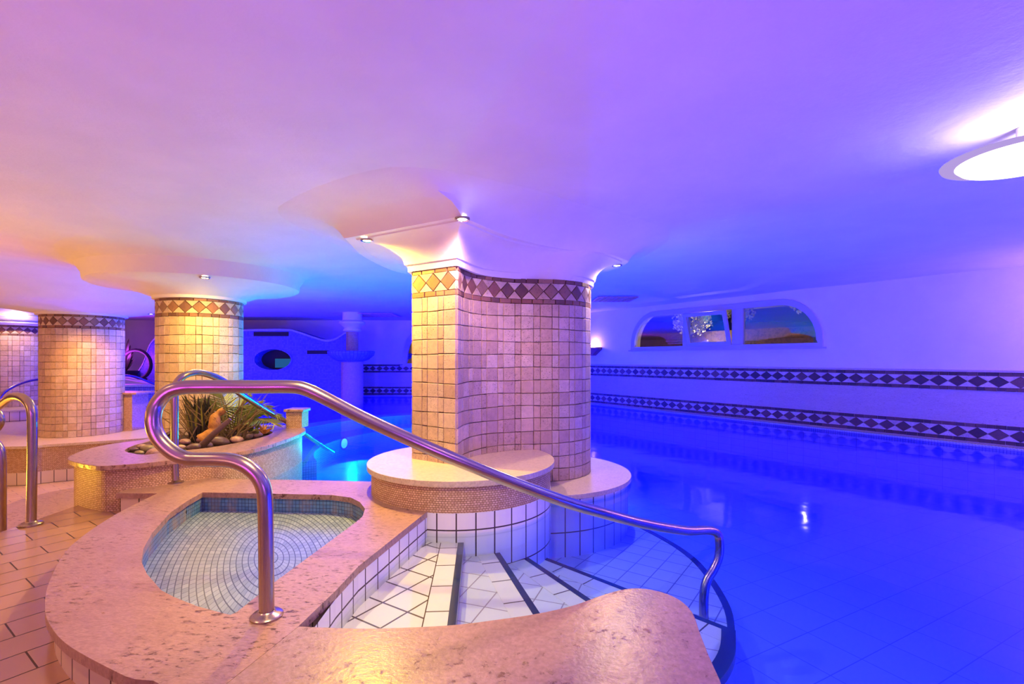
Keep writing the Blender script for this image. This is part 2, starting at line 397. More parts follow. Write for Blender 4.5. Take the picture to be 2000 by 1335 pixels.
def tile_polys(u0, u1, z0, z1, row=.1, pat=(.1, .052)):
    P = []; cols = []; u = u0; k = 0
    while u < u1-.02:
        e = min(u1, u+pat[k % len(pat)]*random.uniform(.95, 1.08)); e = u1 if u1-e < .03 else e
        cols.append((u, e)); u = e; k += 1
    n = round((z1-z0)/row); h = (z1-z0)/n; tone = [random.choice(CREAM) for _ in cols]
    zz = {}
    def wob(i, u): return 0 if i in (0, n) else .0035*math.sin(u*9+i*1.7)
    for r in range(n):
        for c, (a, b) in enumerate(cols):
            za, zb = z0+r*h, z0+(r+1)*h
            P.append(([(a, za+wob(r, a)), (b, za+wob(r, b)), (b, zb+wob(r+1, b)), (a, zb+wob(r+1, a))], jc(random.choice(CREAM) if random.random() < .6 else tone[c], .06)))
    return P
def tiled_column(root, outline, z0, z1, seams=None, core_in=.004, bandh=.20, row=.1, pat=(.1, .052)):
    path = Path(outline); L = path.len
    obj('core', prism(inset(outline, core_in), z0-.02, z1-.001), M['grout'], root)
    cuts = [0]+sorted(seams or [])+[L]
    P1, P2 = [], []
    for a, b in zip(cuts, cuts[1:]):
        P1 += tile_polys(a, b, z0, z1-bandh, row, pat); P2 += band_polys(a, b, z1-bandh, z1)
    obj('stone_tiles', tiles_bm(path, P1), M['tumbled'], root)
    obj('diamond_band', tiles_bm(path, P2), M['tumbled'], root)
def downlight(p, label, e=30, col=WARM, tgt=None, r=.032, grp=None, spot=120):
    t = thing('recessed_downlight', label, 'downlight', grp)
    t.location = p
    bm = lathe([(r*.95, .0), (r*1.35, -.004), (r*1.5, .0), (r*1.5, .01), (r*.95, .01)], 0, 0, 24)
    obj('trim_ring', bm, M['steel'], t, 30)
    obj('bulb_lens', lathe([(0.0001, -.001), (r*.9, .0), (r*.9, .012)], 0, 0, 20), M['lens'], t)
    l = lamp('SPOT', 'downlight_beam', (p[0], p[1], p[2]-.02), col, e, .03, (0, 0, 0), spot, .8)
    if tgt: aim(l, tgt)
    return t

# ============================================================ SETTING
# right wall: origin (5.93, 5.7), runs away along (-.7, 1)
ud = Vector((-.7, 1, 0)).normalized(); WO = Vector((5.93, 5.7, 0)); wn = Vector((-ud.y, ud.x, 0))   # wn points into the room
WMX = Matrix(((ud.x, 0, -wn.x, WO.x), (ud.y, 0, -wn.y, WO.y), (0, 1, 0, 0), (0, 0, 0, 1)))   # local x along, y up, z outwards
def sw(px): return ((9.92/(.7+(px-1000)/F))-5.7)*1.2207
s0, s1 = sw(1606), sw(1235)
def arch(a, b, z0, z1, rx, n=10):
    zr = (z1-z0)*.86
    L = [(a, z0), (b, z0)]
    L += [(b-rx+rx*math.cos(t*math.pi/2/n), z1-zr+zr*math.sin(t*math.pi/2/n)) for t in range(n+1)]
    L += [(a+rx-rx*math.sin(t*math.pi/2/n), z1-zr+zr*math.cos(t*math.pi/2/n)) for t in range(n+1)]
    return L
hole = arch(s0, s1, 1.11, 1.86, .62)
struct(obj('wall_right', prism([(-8.5, -.9), (10.05, -.9), (10.05, ZC+.05), (-8.5, ZC+.05)], 0, .25, [hole], WMX), M['plaster']), 'lilac lit plaster wall behind the pool')
WB = 13.9
hole2 = [(x, z) for x, z in arch(-3.02, -1.35, .74, 1.78, .6)]
BMX = Matrix(((1, 0, 0, 0), (0, 0, 1, WB), (0, 1, 0, 0), (0, 0, 0, 1)))
struct(obj('wall_back', prism([(-16, -.9), (.45, -.9), (.45, ZC+.05), (-16, ZC+.05)], 0, .25, [hole2], BMX), M['plaster']))
struct(obj('wall_left', prism([(-16.2, -2.2), (-16, -2.2), (-16, 14.2), (-16.2, 14.2)], -.9, ZC+.05), M['plaster']))
struct(obj('wall_front', prism([(-16, -2.4), (12.4, -2.4), (12.4, -2.2), (-16, -2.2)], -.9, ZC+.05), M['plaster']))
# ceiling: a grid with the gentle unevenness of hand-laid plaster
bm = bmesh.new(); NX, NY = 90, 56
G = [[bm.verts.new((-16.2+28.8*i/NX, -2.4+16.8*j/NY, ZC+.012*noise.noise(Vector((i*.25, j*.25, 3))))) for j in range(NY+1)] for i in range(NX+1)]
for i in range(NX):
    for j in range(NY): bm.faces.new([G[i][j], G[i][j+1], G[i+1][j+1], G[i+1][j]])
struct(obj('ceiling', bm, M['plaster'], None, 60))

# pool floor, deck floor, lower floor
struct(obj('pool_floor', prism([(-16, .2), (12.4, .2), (12.4, 14.1), (-16, 14.1)], -.80, -.75, caps=(1, 0)), M['poolfloor']))
deck_edge = [(-3.13, -2.2), (-3.13, 3.0), (-3.16, 3.75), (-2.2, 3.9), (-2.2, 1.5), (1.1, .7), (1.1, -2.2)]
deck = obj('floor', prism([(-3.13, -2.2), (12, -2.2), (12, .55), (.5, .55), (.5, 1.2), (-.9, 1.35), (-2.0, 2.2), (-2.28, 3.3), (-2.8, 3.75), (-3.16, 3.75), (-3.14, 3.0)], -.75, ZF), M['deck']); struct(deck)
struct(obj('lower_floor', prism([(-16, -2.2), (-3.0, -2.2), (-3.0, 4.3), (-3.4, 4.6), (-3.9, 8.0), (-16, 8.0)], -.78, -.72), M['lowfloor']))
step = catmull([(-3.12, 2.2), (-3.12, 5.2), (-3.7, 5.45), (-4.35, 5.2), (-4.62, 4.7), (-4.45, 4.2), (-4.15, 3.7), (-3.9, 3.1), (-3.6, 2.5)], 6)
t = thing('curved_step', 'polished stone step with rounded edge leading down beside the left handrail', 'step')
bevel(obj('tread', prism(step, -.43, -.40), M['coping'], t), .01)
obj('riser', prism(inset(step, .025), -.72, -.43), M['mosaic'], t)
# terrace behind
terr = catmull([(-14, 6.3), (-9, 6.3), (-6.5, 6.32), (-6.1, 6.5), (-5.45, 6.85), (-4.9, 7.2), (-4.2, 7.4), (-4.1, 7.9), (-5.0, 8.1), (-6.4, 8.15), (-8, 9.0), (-8.4, 10.6), (-10, 11.2), (-14, 11.2)], 5)
t = thing('stone_terrace', 'long curved stone terrace carrying the two columns at the left', 'terrace')
bevel(obj('coping', prism(terr, -.245, -.21), M['bench'], t), .012)
obj('mosaic_side', prism(inset(terr, .03), -.56, -.245, caps=(0, 0)), M['mosaic'], t)
obj('skirting_tiles', prism(inset(terr, .022), -.80, -.56, caps=(1, 0)), M['oldtile'], t)

# ---- footbath coping and pool edge slab
A_in = W2([(395.5, 961), (507, 963), (647, 966), (685, 971), (703, 980), (713, 993), (708, 1008), (694, 1020), (539, 1134), (463, 1194), (450, 1200), (437, 1197), (385, 1183), (340, 1165), (315, 1152), (287, 1120), (276, 1096), (280, 1071), (297, 1040), (332, 1001), (367, 977)], 0)
jA, jB = (-.735, 1.69), (-.90, 1.03)
A_left = catmull(W2([(307, 963), (224, 1005), (140, 1064), (98, 1131), (88, 1187), (101, 1225), (140, 1264), (245, 1320)], 0)+[(-.98, 1.365), jB], 5, False)
A_out = [(-2.71, 3.36)]+[tuple(v) for v in A_left]+[jA, (-.70, 1.95), (-.681, 2.18), (-.508, 2.974), (-.6, 3.4), (-.9, 3.68), (-1.016, 3.68), (-1.6, 3.73), (-2.23, 3.76), (-2.75, 3.95)]
fb = thing('footbath', 'travertine rimmed footbath with pale blue mosaic basin beside the steps', 'footbath')
bevel(obj('coping', prism(A_out, -.035, 0, [A_in]), M['coping'], fb), .008)
obj('basin_wall', prism(inset(A_in, -.012), -.13, -.03, caps=(0, 0)), M['mosaicblue'], fb)
for f in fb.children[-1].data.polygons: f.flip()
obj('basin_floor', prism(inset(A_in, -.02), -.14, -.13, caps=(1, 0)), M['polar'], fb)
obj('drain_hole', prism(circ(0, 0, .016, 16), -.004, .004, mx=Matrix.Translation(W(366, 1000, -.075)+Vector((-.02, .015, 0))) @ Matrix.Rotation(math.radians(35), 4, 'Z') @ Matrix.Rotation(math.radians(90), 4, 'Y')), M['dark'], fb)
A_body = inset(A_out, .025)
obj('tiled_side', prism(A_body, ZF-.6, -.035, caps=(0, 0)), M['oldtile'], fb)
# white tiled wall under the coping towards the steps
wall_w = Path([(-.722, 1.3), (-.716, 1.95), (-.70, 2.18), (-.53, 2.96)], False)
obj('white_tiled_side', prism([(-.704, 1.3), (-.70, 1.95), (-.682, 2.18), (-.512, 2.96), (-.56, 2.97), (-.74, 2.18), (-.76, 1.3)], -.76, -.033, caps=(0, 0)), M['whitetile'], fb)
B_top = [tuple(v) for v in catmull(W2([(583, 1222), (700, 1226), (800, 1224), (888, 1219), (970, 1209), (1050, 1197), (1120, 1181), (1180, 1160), (1230, 1148), (1275, 1151), (1320, 1166), (1351, 1193), (1367, 1234), (1385, 1280), (1405, 1324)], 0), 4, False)]
B_out = [jB, (-.95, .8), (.45, .5), (.52, 1.0)]+B_top[::-1]
t = thing('pool_edge_slab', 'pink travertine slab wrapping round the near end of the pool steps', 'pool coping')
bevel(obj('slab', prism(B_out, -.035, -.0005), M['slab'], t), .012)
obj('tiled_side', prism(inset(B_out, .03), -.76, -.035, caps=(0, 0)), M['whitetile'], t)

# ---- pool steps
st = thing('pool_steps', 'fan of white tiled steps with navy nosings descending into the water', 'steps')
def seg_poly(p, q, a, b):
    """strip between distances a and b to the left side of the line p->q"""
    p, q = Vector(p), Vector(q); d = (q-p).normalized(); n = Vector((d.y, -d.x))
    return [p+n*a, q+n*a, q+n*b, p+n*b], p, d
def strip(name, p, q, a, b, z0, z1, mat):
    P, o, d = seg_poly(p, q, a, b)
    mx = Matrix(((d.x, d.y, 0, p[0]), (d.y, -d.x, 0, p[1]), (0, 0, 1, 0), (0, 0, 0, 1)))
    L = (Vector(q)-Vector(p)).length
    return obj(name, prism([(0, a), (L, a), (L, b), (0, b)], z0, z1, mx=Matrix(((d.x, d.y, 0, p[0]), (d.y, -d.x, 0, p[1]), (0, 0, 1, 0), (0, 0, 0, 1)))), mat, st)
N = [((-.31, 3.25), (-.19, 1.3)), ((-.145, 3.25), (.413, 1.3)), ((.035, 3.25), (.665, 2.15)), ((.09, 3.5), (1.117, 2.456))]
ZS = [-.185, -.27, -.35, -.44, -.53]
TP = [[(-.72, 3.25), (-.31, 3.25), (-.19, 1.3), (-.8, 1.3)],
      [(-.31, 3.25), (-.145, 3.25), (.413, 1.3), (-.19, 1.3)],
      [(-.145, 3.25), (.035, 3.25), (.665, 2.15), (.62, 1.6), (.413, 1.3)],
      [(.035, 3.25), (.09, 3.5), (1.117, 2.456), (.9, 2.12), (.62, 1.6), (.665, 2.15)]]
rim5 = catmull([(1.0, 4.5), (1.19, 4.09), (1.31, 3.71), (1.335, 3.35), (1.27, 2.85), (1.117, 2.456)], 6, False)
TP.append([(.09, 3.5), (.2, 4.4)]+[tuple(v) for v in rim5])
for i, (P, z) in enumerate(zip(TP, ZS)):
    obj('step', prism(P, -.76, z), [M['lattice'], M['lattice2'], M['lattice2'], M['lattice2'], M['lattice3']][i], st)
for i, ((p, q), z) in enumerate(zip(N, ZS)):
    bw = .10
    strip('border_row', p, q, .033, .033+bw, z-.01, z+.0015, M['border'])
    strip('border_joint', p, q, .133, .138, z-.01, z+.0017, M['grout'] if i == 0 else M['border'])
    strip('nosing', p, q, -.002, .033, z-.035, z+.003, M['navy'])
rimo = [Vector(v) for v in rim5]; rimi = [v+Vector((-.045, -.01)) for v in rimo]
obj('nosing', prism([tuple(v) for v in rimo]+[tuple(v) for v in rimi[::-1]], -.57, -.526), M['navy'], st)
r2 = catmull([(1.117, 2.456), (1.02, 2.25), (.88, 2.08), (.7, 1.95)], 5, False)
obj('nosing', prism([tuple(v) for v in r2]+[tuple(Vector(v)+Vector((-.05, .05))) for v in r2[::-1]], -.48, -.436), M['navy'], st)

# ============================================================ CENTRE PILLAR WITH BENCHES
c1 = (-.363, 3.59); c2 = (.218, 4.36)
t = thing('round_bench', 'round stone bench with pale top wrapped round the foot of the big pillar', 'bench')
bevel(obj('seat', prism(circ(*c1, .67, 96), .155, .19), M['bench'], t), .014, 4)
obj('mosaic_side', prism(circ(*c1, .64, 96), -.01, .156, caps=(0, 1)), M['mosaic'], t)
obj('tiled_base', prism(circ(*c1, .645, 96), -.76, -.008, caps=(1, 0)), M['whitetile'], t)
t = thing('low_round_ledge', 'lower round stone ledge just above the water behind the bench', 'ledge')
bevel(obj('seat', prism(circ(*c2, .817, 96), -.105, -.07), M['bench'], t), .014, 4)
obj('tiled_base', prism(circ(*c2, .79, 96), -.76, -.104, caps=(0, 0)), M['whitetile'], t)
a0 = math.radians(-100)
cyl = circ(.235, 4.42, .46, 26, math.radians(-88), math.radians(95))
front = catmull([(-.38, 3.37), (-.335, 3.60), (-.21, 3.78), (-.03, 3.90), (.12, 3.945)], 5, False)
PIL = [tuple(v) for v in front]+cyl+[(-.1, 4.85), (-.5, 4.75), (-.72, 4.3), (-.725, 3.6)]
PIL = [(-.725, 3.6)] + PIL[:-1]     # starts with the left face
pp = Path(PIL)
t = thing('mosaic_pillar', 'massive tumbled-stone pillar with diamond band standing on the round bench', 'pillar')
tiled_column(t, PIL, -.07, 1.56, seams=[pp.L[1]])
# capital
def capital(inner, outer, far, prof, name, root):
    """loft: rings = mix of inner and outer outline; prof = list of (t, z)"""
    def res(loop, n=96):
        p = Path(loop); c = Vector((0, 0)); 
        return [p.at(p.len*i/n, 0, 0) for i in range(n)]
    bm = bmesh.new(); rings = []; n = len(inner)
    for tt, z in prof:
        ring = []
        for a, b, c in zip(inner, outer, far):
            a = Vector(a); b = Vector(b); c = Vector(c); v = a+(b-a)*tt if tt <= 1 else b+(c-b)*(tt-1)
            ring.append(bm.verts.new((v.x, v.y, z)))
        rings.append(ring)
    for r0, r1 in zip(rings, rings[1:]):
        for i in range(n): bm.faces.new([r0[i], r0[(i+1) % n], r1[(i+1) % n], r1[i]])
    bmesh.ops.recalc_face_normals(bm, faces=bm.faces)
    return obj(name, bm, M['plaster'], root, 35)
key_in = [(-.725, 3.6), (-.38, 3.37), (-.21, 3.78), (.12, 3.945), (.45, 4.01), (.66, 4.25), (.69, 4.5), (.5, 4.8), (.2, 4.88), (-.1, 4.85), (-.5, 4.75), (-.72, 4.3)]
key_out = [(-1.25, 3.64), (-.32, 3.07), (.0, 3.6), (.41, 3.98), (.74, 4.12), (.97, 4.35), (1.08, 4.62), (.9, 5.2), (.3, 5.5), (-.3, 5.5), (-1.1, 5.2), (-1.3, 4.4)]
def dens(keys, sharp=(0, 1), n=8):
    out = []; K = len(keys)
    for i in range(K):
        a, b, c, d = [Vector(keys[k % K]) for k in (i-1, i, i+1, i+2)]
        if i % K in sharp: a = b*2-c
        if (i+1) % K in sharp: d = c*2-b
        for k in range(n):
            s = k/n; out.append(tuple(.5*((2*b)+(c-a)*s+(2*a-5*b+4*c-d)*s*s+(-a+3*b-3*c+d)*s**3)))
    return out
prof = [(-.02, 1.552), (.07, 1.555), (.075, 1.60), (.12, 1.605), (.13, 1.625), (.16, 1.66), (.24, 1.70), (.36, 1.74), (.52, 1.77), (.72, 1.79), (.80, 1.795), (.82, 1.805), (.98, 1.81), (1.0, 1.82), (1.04, 1.85), (1.12, 1.89), (1.3, 1.935), (1.55, 1.97), (1.8, 1.992), (2.0, 2.015)]
key_far = [(-1.75, 3.5), (-.75, 2.72), (.05, 3.0), (.6, 3.45), (1.0, 3.75), (1.35, 4.1), (1.5, 4.7), (1.3, 5.6), (.4, 6.0), (-.5, 6.0), (-1.5, 5.6), (-1.8, 4.5)]
cap_main = capital(dens(key_in), dens(key_out), dens(key_far, ()), prof, 'plaster_capital', t)

def round_column(cx, cy, r, zb, label, prof, rimshift=(0, 0), row=.1):
    t = thing('mosaic_column', label, 'column')
    tiled_column(t, circ(cx, cy, r, 64), zb, 1.56, row=row, pat=(.1, .055))
    return obj('plaster_capital', lathe(prof, cx, cy, 96), M['plaster'], t, 35)
P2 = [(.40, 1.55), (.45, 1.555), (.45, 1.585), (.50, 1.60), (.56, 1.625), (.68, 1.66), (.85, 1.685), (.98, 1.70), (1.01, 1.715), (1.02, 1.78), (1.07, 1.86), (1.2, 1.91), (1.6, 1.94), (2.1, 1.985), (2.8, 2.01)]
cap_2 = round_column(-3.48, 5.5, .41, .0, 'round tumbled-stone column rising from the planter bed', P2)
P1 = [(.48, 1.555), (.54, 1.56), (.54, 1.585), (.62, 1.60), (.85, 1.64), (1.15, 1.68), (1.35, 1.71), (1.45, 1.76), (1.7, 1.86), (2.2, 1.95), (2.9, 2.01)]
cap_1 = round_column(-6.54, 7.5, .49, -.21, 'orange-lit round column standing on the stone terrace', P1)
P0 = [(.48, 1.555), (.62, 1.56), (.66, 1.60), (.60, 1.64), (.70, 1.66), (.74, 1.72), (.66, 1.74), (.72, 1.78), (.82, 1.86), (1.0, 1.93), (1.6, 2.01)]
cap_0 = round_column(-9.85, 9.7, .49, 0, 'violet-lit round column on a plinth at the far left', P0)
t = thing('round_plinth', 'low round tiled plinth under the far left column', 'plinth')
bevel(obj('top', prism(circ(-9.85, 9.7, 1.3, 64), -.03, 0), M['bench'], t), .01)
obj('tiled_side', prism(circ(-9.85, 9.7, 1.26, 64), -.21, -.03, caps=(0, 0)), M['oldtile'], t)
# downlights: found where the eye meets the plaster
from mathutils.bvhtree import BVHTree
def hit(o, px, py):
    me = o.data; bv = BVHTree.FromPolygons([v.co for v in me.vertices], [list(p.vertices) for p in me.polygons])
    c = Vector((0, 0, H)); d = (D(px, py, 1.0)-c).normalized(); h = bv.ray_cast(c, d)
    return h[0]
for o, px, py, lb, e, col, tg, sp in (
    (cap_main, 903, 426, 'bright downlight at the near corner of the big pillar capital', 66, (1, .52, .50), (-.40, 3.22, .0), 155),
    (cap_main, 717, 468, 'small downlight at the left corner of the big pillar capital', 200, (1, .64, .06), (-.80, 3.5, .2), 155),
    (cap_main, 1205, 517, 'small downlight at the right end of the big pillar capital', 90, (1, .68, .3), (.86, 4.25, 0), 150),
    (cap_2, 400, 541, 'downlight in the capital above the planter column', 100, (1, .62, .10), (-3.15, 4.9, .3), 160),
    (cap_0, 42, 594, 'downlight in the capital above the far left column', 70, (1, .6, .3), (-9.3, 9.0, .5), 150),
    (cap_1, 295, 612, 'tiny downlight beside the planter column, further back', 14, (1, .6, .25), None, 150)):
    p = hit(o, px, py); print('HIT', px, py, p)
    p = Vector((p.x, p.y, p.z-.008)); downlight(p, lb, e, col, tg, spot=sp)
for p, col, e in (((-5.75, 6.7, 1.60), (1, .45, .04), 130), ((-5.2, 7.5, 1.62), (1, .55, .12), 50), ((-2.4, 4.75, 1.66), (1, .6, .4), 40)):
    lamp('SPOT', 'downlight_beam', p, col, e, .04, (0, 0, 0), 140, .8)
# downlights in the ceiling just above the top of the picture
for k, (x, y, col, e, lb) in enumerate(((-.5, 1.25, (1, .74, .22), 115, 'ceiling downlight above the near end of the steps'), (-2.3, 1.2, (1, .52, .2), 55, 'ceiling downlight above the footbath rim'), (.9, 1.1, (1, .5, .4), 34, 'ceiling downlight above the pool edge slab'))):
    downlight(Vector((x, y, ZC-.03)), lb, e, col, (x, y+(.95 if k == 0 else .5), 0), spot=70 if k == 0 else 95)

# ============================================================ PLANTER
po = W2([(132, 895), (147, 902), (187, 909), (225, 908), (300, 902), (400, 889), (453, 884), (508, 873), (560, 857), (585, 847), (597, 839), (590, 833), (560, 830), (470, 827), (400, 820), (330, 832), (292, 855), (225, 865), (175, 875), (142, 887)], .18)
pin = W2([(244, 879), (262, 885), (285, 887), (312, 884), (350, 880), (425, 871), (500, 856), (530, 846), (528, 841), (508, 838), (470, 833), (400, 826), (345, 835), (300, 858), (262, 869)], .18)
po = catmull(po, 4); pin = catmull(pin, 4)
pl = thing('planter', 'kidney-shaped planter with smooth stone rim and beige mosaic side', 'planter')
bevel(obj('rim', prism(po, .145, .18, [pin]), M['coping'], pl), .012, 3)
obj('mosaic_side', prism(inset(po, .035), -.78, .146, caps=(0, 0)), M['mosaic'], pl)
obj('soil', prism(inset(pin, -.02), .10, .13), M['soil'], pl)
pd = W(578, 834, .18)
t = thing('mosaic_pedestal', 'small square mosaic pedestal with stone cap at the planter tip', 'pedestal')
def box(x0, x1, y0, y1, z0, z1): return prism([(x0, y0), (x1, y0), (x1, y1), (x0, y1)], z0, z1)
obj('body', box(pd.x-.085, pd.x+.085, pd.y-.05, pd.y+.12, .18, .35), M['mosaic'], t)
bevel(obj('cap', box(pd.x-.105, pd.x+.105, pd.y-.07, pd.y+.14, .35, .38), M['coping'], t), .008)

# stones
def stone(p, a, b, c, rz, col, label):
    bm = bmesh.new(); bmesh.ops.create_icosphere(bm, subdivisions=3, radius=1)
    sd = random.random()*50
    for v in bm.verts:
        k = 1+.13*noise.noise(v.co*1.3+Vector((sd, 0, 0)))
        v.co = Vector((v.co.x*a*k, v.co.y*b*k, v.co.z*c*k))
    o = obj('pebble', bm, col, None, 180); o.location = p; o.rotation_euler = (random.uniform(-.2, .2), random.uniform(-.2, .2), rz)
    tag(o, label, 'stone', 'stones in the planter bed'); return o
RK = [travertine('stone_'+n, a, b_, c, .35, (1, 1, 1), 0, .6) for n, a, b_, c in (
    ('tan', (.45, .30, .16), (.60, .42, .25), (.2, .1, .05)), ('dark', (.12, .07, .06), (.2, .12, .10), (.04, .02, .02)),
    ('rose', (.42, .24, .20), (.55, .34, .28), (.2, .1, .08)), ('olive', (.22, .17, .09), (.36, .28, .14), (.08, .05, .03)))]
KN = ['tan', 'dark', 'rosy', 'olive']
ST = [(262, 878, 7, 1, 'at the very left tip of the bed'), (272, 884, 8, 3, 'at the front edge left end'), (290, 876, 12, 3, 'left cluster, behind the rosy stone'), (303, 884, 14, 2, 'large one left of the rail post'),
      (276, 872, 8, 0, 'left cluster, at the back'), (318, 874, 10, 1, 'just left of the rail post'), (352, 874, 9, 0, 'just right of the rail post'), (378, 873, 12, 1, 'at the front under the dark blades'),
      (402, 868, 12, 1, 'below the driftwood log'), (425, 862, 18, 1, 'broad flat one in the middle front'), (448, 850, 17, 1, 'broad one behind the middle'), (462, 858, 11, 2, 'right of the broad flat one'),
      (478, 850, 15, 0, 'large tan one under the fronds'), (500, 848, 11, 2, 'near the right end'), (515, 843, 9, 0, 'right end by the yellow leaf'), (488, 842, 9, 1, 'at the back near the fronds'),
      (505, 838, 8, 3, 'smallest at the back right'), (435, 846, 10, 3, 'behind the driftwood'), (395, 858, 11, 2, 'between blades and driftwood'), (362, 862, 9, 2, 'behind the rail post')]
for px, py, rp, k, lb in ST:
    p = W(px, py, .16); s = rp*p.y/F
    stone(p, s*1.15, s*.9, s*.62, random.uniform(-.5, .5), RK[k], KN[k]+' pebble in the planter, '+lb)
# plants
def blade(bm, base, tip, wd, sag=0.0, side=None, n=8):
    base, tip = Vector(base), Vector(tip); d = tip-base
    s = side or d.cross(Vector((0, 1, .2))).normalized()
    prev = None
    for i in range(n+1):
        t = i/n; p = base+d*t+Vector((0, 0, -sag*(t**2)+sag*.9*t)); ww = wd*(math.sin(math.pi*min(1, .25+.75*t))**.7 if t < 1 else .02)
        nn = d.cross(s).normalized()*ww*.25
        cur = [bm.verts.new(p-s*ww), bm.verts.new(p+nn), bm.verts.new(p+s*ww)]
        if prev:
            bm.faces.new([prev[0], prev[1], cur[1], cur[0]]); bm.faces.new([prev[1], prev[2], cur[2], cur[1]])
        prev = cur
def frond(bmst, bmlf, base, tip, sag, nl=14, ll=.14, up=Vector((0, 0, 1))):
    base, tip = Vector(base), Vector(tip); d = tip-base; prev = None; pts = []
    for i in range(nl+3):
        t = i/(nl+2); pts.append(base+d*t+Vector((0, 0, sag*math.sin(math.pi*t*.9))))
    for i in range(len(pts)-1):
        q = pts[i+1]-pts[i]
        s = q.cross(Vector((0, 0, 1))).normalized() if q.length else Vector((1, 0, 0)); r = .004*(1-.6*i/len(pts))
        u_ = s.cross(q).normalized()
        ring = [[bmst.verts.new(pt+(s*math.cos(a)+u_*math.sin(a))*r*1.6) for a in (0, 2.1, 4.2)] for pt in (pts[i], pts[i+1])]
        for k in range(3): bmst.faces.new([ring[0][k], ring[0][(k+1) % 3], ring[1][(k+1) % 3], ring[1][k]])
        if i > 1:
            t = i/len(pts); l = ll*math.sin(math.pi*(.15+.8*t))
            for sg in (-1, 1):
                blade(bmlf, pts[i], pts[i]+s*sg*l*.75+q.normalized()*l*.7+Vector((0, 0, -.2*l+random.uniform(-.02, .02))), .0085, .01, None, 4)
def plant(name, label, cat='plant'): return thing(name, label, cat)
# dark upright blades
t = plant('spiky_plant', 'tall dark upright blades growing beside the rail post in the planter')
bm = bmesh.new()
for i in range(20):
    b0 = W(random.uniform(362, 412), 866, .13)+Vector((0, random.uniform(0, .15), 0))
    tp = D(random.uniform(352, 416), random.uniform(762, 790), b0.y+random.uniform(-.05, .1))
    blade(bm, b0, tp, random.uniform(.016, .028), .01)
obj('blades', bm, M['leafdark'], t)
bm = bmesh.new()
for i in range(80):
    b0 = W(random.uniform(350, 470), 862, .13)+Vector((0, random.uniform(-.1, .2), 0))
    tp = b0+Vector((random.uniform(-.4, .5), random.uniform(-.15, .1), random.uniform(.12, .55)))
    blade(bm, b0, tp, .006, random.uniform(.05, .3), None, 10)
t = plant('curly_grass', 'wiry curling grass stems spreading around the driftwood in the planter')
obj('stems', bm, M['twig'], t)
def make_palm(label, base, tips, ll, leafm):
    t = plant('small_palm', label); a, b_ = bmesh.new(), bmesh.new()
    for tx, ty, dd, sg in tips: frond(a, b_, base, D(tx, ty, base[1]+dd), sg, 18, ll)
    obj('stalks', a, M['twig'], t); obj('fronds', b_, leafm, t)
make_palm('arching palm with fine feathery fronds at the right of the planter', W(455, 852, .13),
          [(535, 815, .1, .12), (520, 800, .0, .12), (525, 828, -.1, .10), (500, 790, .2, .1), (480, 778, .1, .08), (430, 770, .1, .1), (405, 785, 0, .1), (540, 838, -.3, .12), (470, 800, -.2, .1), (548, 822, .0, .14), (530, 806, .2, .12)], .21, M['leaf'])
make_palm('low yellow-green palm seedling at the front of the planter stones', W(494, 854, .13), [(488, 828, 0, .02), (505, 832, 0, .02), (498, 838, -.1, .01)], .06, M['leaf'])
b0, b1 = D(395, 862, 4.45), D(438, 800, 4.6)
t = tube('driftwood_log', [b0, b0.lerp(b1, .35)+Vector((.03, 0, -.01)), b0.lerp(b1, .7)+Vector((-.02, 0, .02)), b1], .055, M['wood'], None, 6, 14, taper=lambda s: 1.25-.75*s+.08*math.sin(14*s)+.06*math.sin(31*s))
tag(t, 'thick orange driftwood log leaning among the planter plants', 'driftwood')
t = tube('driftwood_branch', [D(388, 880, 4.3), D(412, 852, 4.3), D(450, 818, 4.35)], .03, RK[1], None, 6, 10, taper=lambda s: 1.2-.6*s)
tag(t, 'dark gnarled branch lying in front of the orange log', 'driftwood')
bm = bmesh.new(); bs = D(515, 846, 4.7)
for k in range(9): blade(bm, bs, bs+Vector((random.uniform(-.09, .1), random.uniform(-.05, .05), random.uniform(.03, .09))), .014, .01)
t = plant('dry_leaf_rosette', 'small dry yellow leaf rosette at the right tip of the planter bed'); obj('leaves', bm, M['wood'], t)

# ============================================================ HANDRAILS
R = .0255
def flange(p, rx=0.05, parent=None, tilt=0):
    bm = lathe([(R*1.05, .024), (R*1.3, .018), (rx*.85, .015), (rx, .008), (rx, 0)], 0, 0, 32)
    o = obj('base_flange', bm, M['steel'], parent, 40); o.location = p; return o
MR = [(521, 1203, 1.755), (520, 1120, 1.755), (519, 1030, 1.755), (518, 985, 1.755), (515, 955, 1.755), (504, 931, 1.755), (484, 912, 1.755), (460, 901, 1.757), (431, 897, 1.76), (390, 896.5, 1.765), (365, 895, 1.77), (342, 886, 1.77), (318, 866, 1.77), (303, 842, 1.77), (299, 815, 1.77), (306, 790, 1.78), (325, 768, 1.79), (354, 757, 1.80), (398, 755, 1.82), (500, 755, 1.86), (570, 755, 1.88), (600, 761, 1.89), (640, 780, 1.90), (700, 811, 1.92), (770, 844, 1.94), (850, 880, 1.97), (925, 911, 2.01), (1000, 941, 2.06), (1100, 978, 2.16), (1170, 999, 2.27), (1240, 1018, 2.43), (1300, 1030, 2.58), (1345, 1036, 2.71), (1380, 1035, 2.82), (1399, 1040, 2.87), (1405, 1056, 2.87), (1404, 1085, 2.85), (1394, 1111, 2.82), (1381, 1133, 2.79), (1375, 1162, 2.76), (1375, 1210, 2.74), (1380, 1260, 2.72), (1387, 1292, 2.71)]
t = thing('pool_handrail', 'large looping steel handrail rising beside the footbath and running down into the pool', 'handrail', 'steel handrails')
tube('rail_tube', [D(*p) for p in MR], R, M['steel'], t, 6, 24)
flange(D(521, 1203, 1.755)+Vector((0, 0, -.002)), .055, t); e = D(1387, 1292, 2.71); flange((e.x, e.y, -.75), .055, t)
